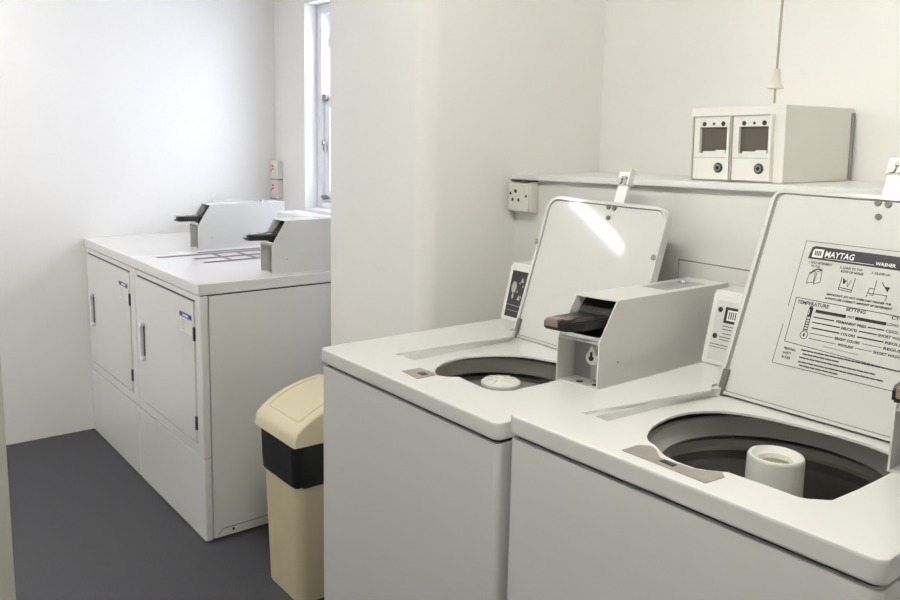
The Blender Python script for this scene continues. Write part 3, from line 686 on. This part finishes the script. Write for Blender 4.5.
dryer('white tumble dryer in the corner against the left wall', DX-DW)

# ------------------------------------------------------------------ swing bin
root = empty('swing_bin', (-.494, .262, 0)); root.scale = (1.09, 1, .985); tag(root, 'cream plastic bin with a domed lid and black bag between dryer and washer', 'bin')
def loft(bm, rings, mi=0, cap0=True, cap1=True):
    R = [[bm.verts.new(p) for p in r] for r in rings]; n = len(R[0])
    for A, B in zip(R, R[1:]):
        for i in range(n):
            j = (i+1) % n; bm.faces.new((A[i], A[j], B[j], B[i])).material_index = mi
    if cap0: bm.faces.new(R[0][::-1]).material_index = mi
    if cap1: bm.faces.new(R[-1]).material_index = mi
def ring(hx, hy, r, z, k=6): return [(p[0], p[1], z) for p in rrect(-hx, hx, -hy, hy, r, k)]
b = NB(); loft(b, [ring(.097, .122, .028, 0), ring(.100, .125, .03, .006), ring(.113, .140, .034, .522), ring(.107, .134, .03, .522), ring(.096, .121, .026, .02)], cap1=True)
obj('bin_body', b, 'cream', root)
b = NB(); rr = []
random.seed(9)
for (z, e) in ((.385, .0015), (.388, .004), (.42, .005), (.45, .005), (.478, .005), (.518, .004)):
    q = ring(.1102+(z-.385)*.03+e, .137+(z-.385)*.03+e, .034, z, 6)
    rr.append([(x*(1+random.uniform(-.006, .006)), y*(1+random.uniform(-.006, .006)), zz+random.uniform(-.003, .003)) for x, y, zz in q])
loft(b, rr, cap0=False, cap1=False); obj('bin_bag', b, 'bag', root, angle=60)
# lid: deep rim, front slope rising to a rounded ridge
b = NB()
prof = [(-.149, .545), (-.143, .565), (-.122, .584), (-.092, .604), (-.048, .625), (.010, .643), (.070, .651), (.110, .642), (.138, .610), (.150, .565), (.152, .522), (-.152, .522)]
n = len(prof); secs = []
for (x, k) in ((-.124, .90), (-.121, .955), (-.112, .985), (-.06, 1.0), (0, 1.004), (.06, 1.0), (.112, .985), (.121, .955), (.124, .90)):
    q = []
    for (y, z) in prof:
        yy = y*(.975 if abs(x) > .122 else (.99 if abs(x) > .12 else 1.0)); q.append((x, yy, 0.522+(z-.522)*(k if z > .523 else 1)))
    secs.append(q)
loft(b, secs)
bmesh.ops.bevel(b, geom=[e for e in b.edges if all(abs(v.co.z-.522) < 1e-4 for v in e.verts) and e.calc_face_angle(0) > 1], offset=.004, segments=2, affect='EDGES')
lidb = obj('bin_lid', b, 'creamlid', root, angle=50)
b = NB()
def lz(y):
    for (a, b2) in zip(prof, prof[1:]):
        if a[0] <= y <= b2[0]: return a[1]+(b2[1]-a[1])*(y-a[0])/(b2[0]-a[0])
pts = [(-.092, .055), (-.092, -.108), (-.084, -.118), (.084, -.118), (.092, -.108), (.092, .055)]
fine = []
for a, c in zip(pts, pts[1:]):
    for i in range(8): fine.append((a[0]+(c[0]-a[0])*i/8, a[1]+(c[1]-a[1])*i/8))
tube(b, [(x, y, lz(y)-.0004+(.522-lz(y))*.008) for x, y in fine], .0016, 6)
obj('flap_edge_shade', b, 'flapline', lidb)

# ------------------------------------------------------------------ double switch on the alcove wall
root = empty('wall_switch', (-2.262, YB, 1.068)); tag(root, 'pair of white wall switches with red marks, one above the other beside the window', 'switch')
for z in (0.001, .101):
    b = NB(); box(b, (-.042, -.032, z), (.042, 0, z+.094), .005, 3); sp = obj('switch_box', b, 'socket', root)
    b = NB(); box(b, (-.014, -.036, z+.030), (.012, -.031, z+.058), .0015); obj('rocker', b, 'trim', sp)
    b = NB(); quad(b, -.020, .002, z+.060, z+.070, lambda u, v: (u, -.0325, v)); quad(b, -.008, .010, z+.046, z+.056, lambda u, v: (u, -.0364, v)); quad(b, -.018, -.010, z+.034, z+.052, lambda u, v: (u, -.0366, v)); obj('red_mark', b, 'redprint', sp, norm=False)
b = NB(); box(b, (-.040, -.028, .094), (.040, -.001, .102)); obj('joint', b, 'softgap', root)

# ------------------------------------------------------------------ power socket under the ledge
root = empty('power_socket', (-.107, YD, 1.200)); tag(root, 'white three pin power socket with a switch on the wall under the ledge', 'socket')
b = NB(); box(b, (-.047, -.036, 0), (.047, 0, .092), .005, 3); obj('socket_box', b, 'socket', root)
b = NB(); box(b, (-.044, -.041, .003), (.044, -.035, .089), .003, 2); fp = obj('face_plate', b, 'socket', root)
for (x, z, r) in ((-.012, .062, .0058), (-.034, .054, .0042), (-.024, .036, .005), (.002, .036, .005), (.034, .050, .004)):
    b = NB(); disc(b, (x, -.041, z), (0, -1, 0), r, .0006, 14); obj('pin_hole', b, 'black', fp)
b = NB(); box(b, (.014, -.045, .058), (.028, -.040, .082), .002); obj('rocker', b, 'socket', fp)
b = NB(); box(b, (-.030, -.046, .0925), (.047, -.006, .0965)); o = obj('cover_strip', b, 'black', root)

# ------------------------------------------------------------------ double coin meter on the ledge
mz = ledge_z(.425)+.0165
root = empty('coin_meter', (.425, .82, mz)); tag(root, 'white double coin meter box with two slots and locks on the ledge', 'coin meter')
root.rotation_euler = (0, -.0255, 0)
mw, mh, md = .258, .180, .312
b = NB(); box(b, (0, 0, 0), (mw, md, mh), .003); obj('meter_case', b, 'meter', root)
b = NB(); box(b, (mw-.003, md-.016, .004), (mw+.006, md-.006, mh-.012), .002); obj('case_seam', b, 'softgap', root)
for x0 in (.018, .128):
    b = NB(); box(b, (x0, -.010, .004), (x0+.102, 0, mh-.024), .002); fpn = obj('meter_front', b, 'meter', root)
    cb = NB(); box(cb, (x0+.017, -.05, .068), (x0+.094, -.002, .131)); carve(fpn, [cutter(cb)], .001)
    b = NB(); box(b, (x0+.017, -.0022, .068), (x0+.094, -.0012, .131)); obj('slot_window', b, 'window_dark', fpn)
    b = NB(); box(b, (x0+.026, -.008, .068), (x0+.072, -.003, .073), .001); box(b, (x0+.062, -.0085, .068), (x0+.090, -.003, .076), .001); obj('coin_guide', b, 'trim', fpn)
    b = NB()
    for (dx, r) in ((.030, .0055), (.057, .0035), (.083, .0058)): disc(b, (x0+dx, -.010, .139), (0, -1, 0), r, .0006, 14)
    obj('front_hole', b, 'black', fpn)
    b = NB(); box(b, (x0+.003, -.0108, .0565), (x0+.097, -.0099, .0582)); obj('front_seam', b, 'palegap', fpn)
    b = NB(); disc(b, (x0+.074, -.010, .033), (0, -1, 0), .0125, .001, 24); obj('lock_ring', b, 'gap', fpn)
    b = NB(); disc(b, (x0+.074, -.011, .033), (0, -1, 0), .0085, .003, 24); lk = obj('lock', b, 'chrome', fpn)
    b = NB(); disc(b, (x0+.074, -.014, .033), (0, -1, 0), .0045, .0006, 14); obj('keyhole', b, 'black', fpn)
    for ex in (x0-.0035, x0+.1005):
        b = NB(); box(b, (ex, -.013, .003), (ex+.003, 0, mh-.022)); obj('front_edge', b, 'palegap' if ex < x0 else 'meter', fpn)
    b = NB(); box(b, (x0, -.0125, mh-.0245), (x0+.1, 0, mh-.0215)); obj('front_rail', b, 'palegap', fpn)

# ------------------------------------------------------------------ pull cord
cx, cy = .598, .90
root = empty('pull_cord', (cx, cy, ZC)); tag(root, 'hanging light pull cord with a cream bell shaped pull above the meter box', 'pull cord')
b = NB(); tube(b, [(0, 0, 1.585-ZC), (.001, 0, 1.75-ZC), (0, 0, 2.0-ZC), (0, 0, ZC-.03-ZC)], .003, 8); obj('cord', b, 'cord', root)
b = NB(); tube(b, [(0, 0, 1.517-ZC), (0, 0, 1.56-ZC)], .0026, 8); obj('cord_end', b, 'cord', root)
b = NB(); lathe(b, [(0, .046), (.0085, .046), (.009, .040), (.0095, .028), (.012, .014), (.0185, .003), (.0195, 0), (.017, -.001), (0, .008)], (0, 0, 1.552-ZC), 28); obj('bell_pull', b, 'bell', root)
b = NB(); lathe(b, [(0, 0), (.04, 0), (.04, -.022), (.03, -.03), (0, -.03)], (0, 0, 0), 28); obj('ceiling_rose', b, 'trim', root)
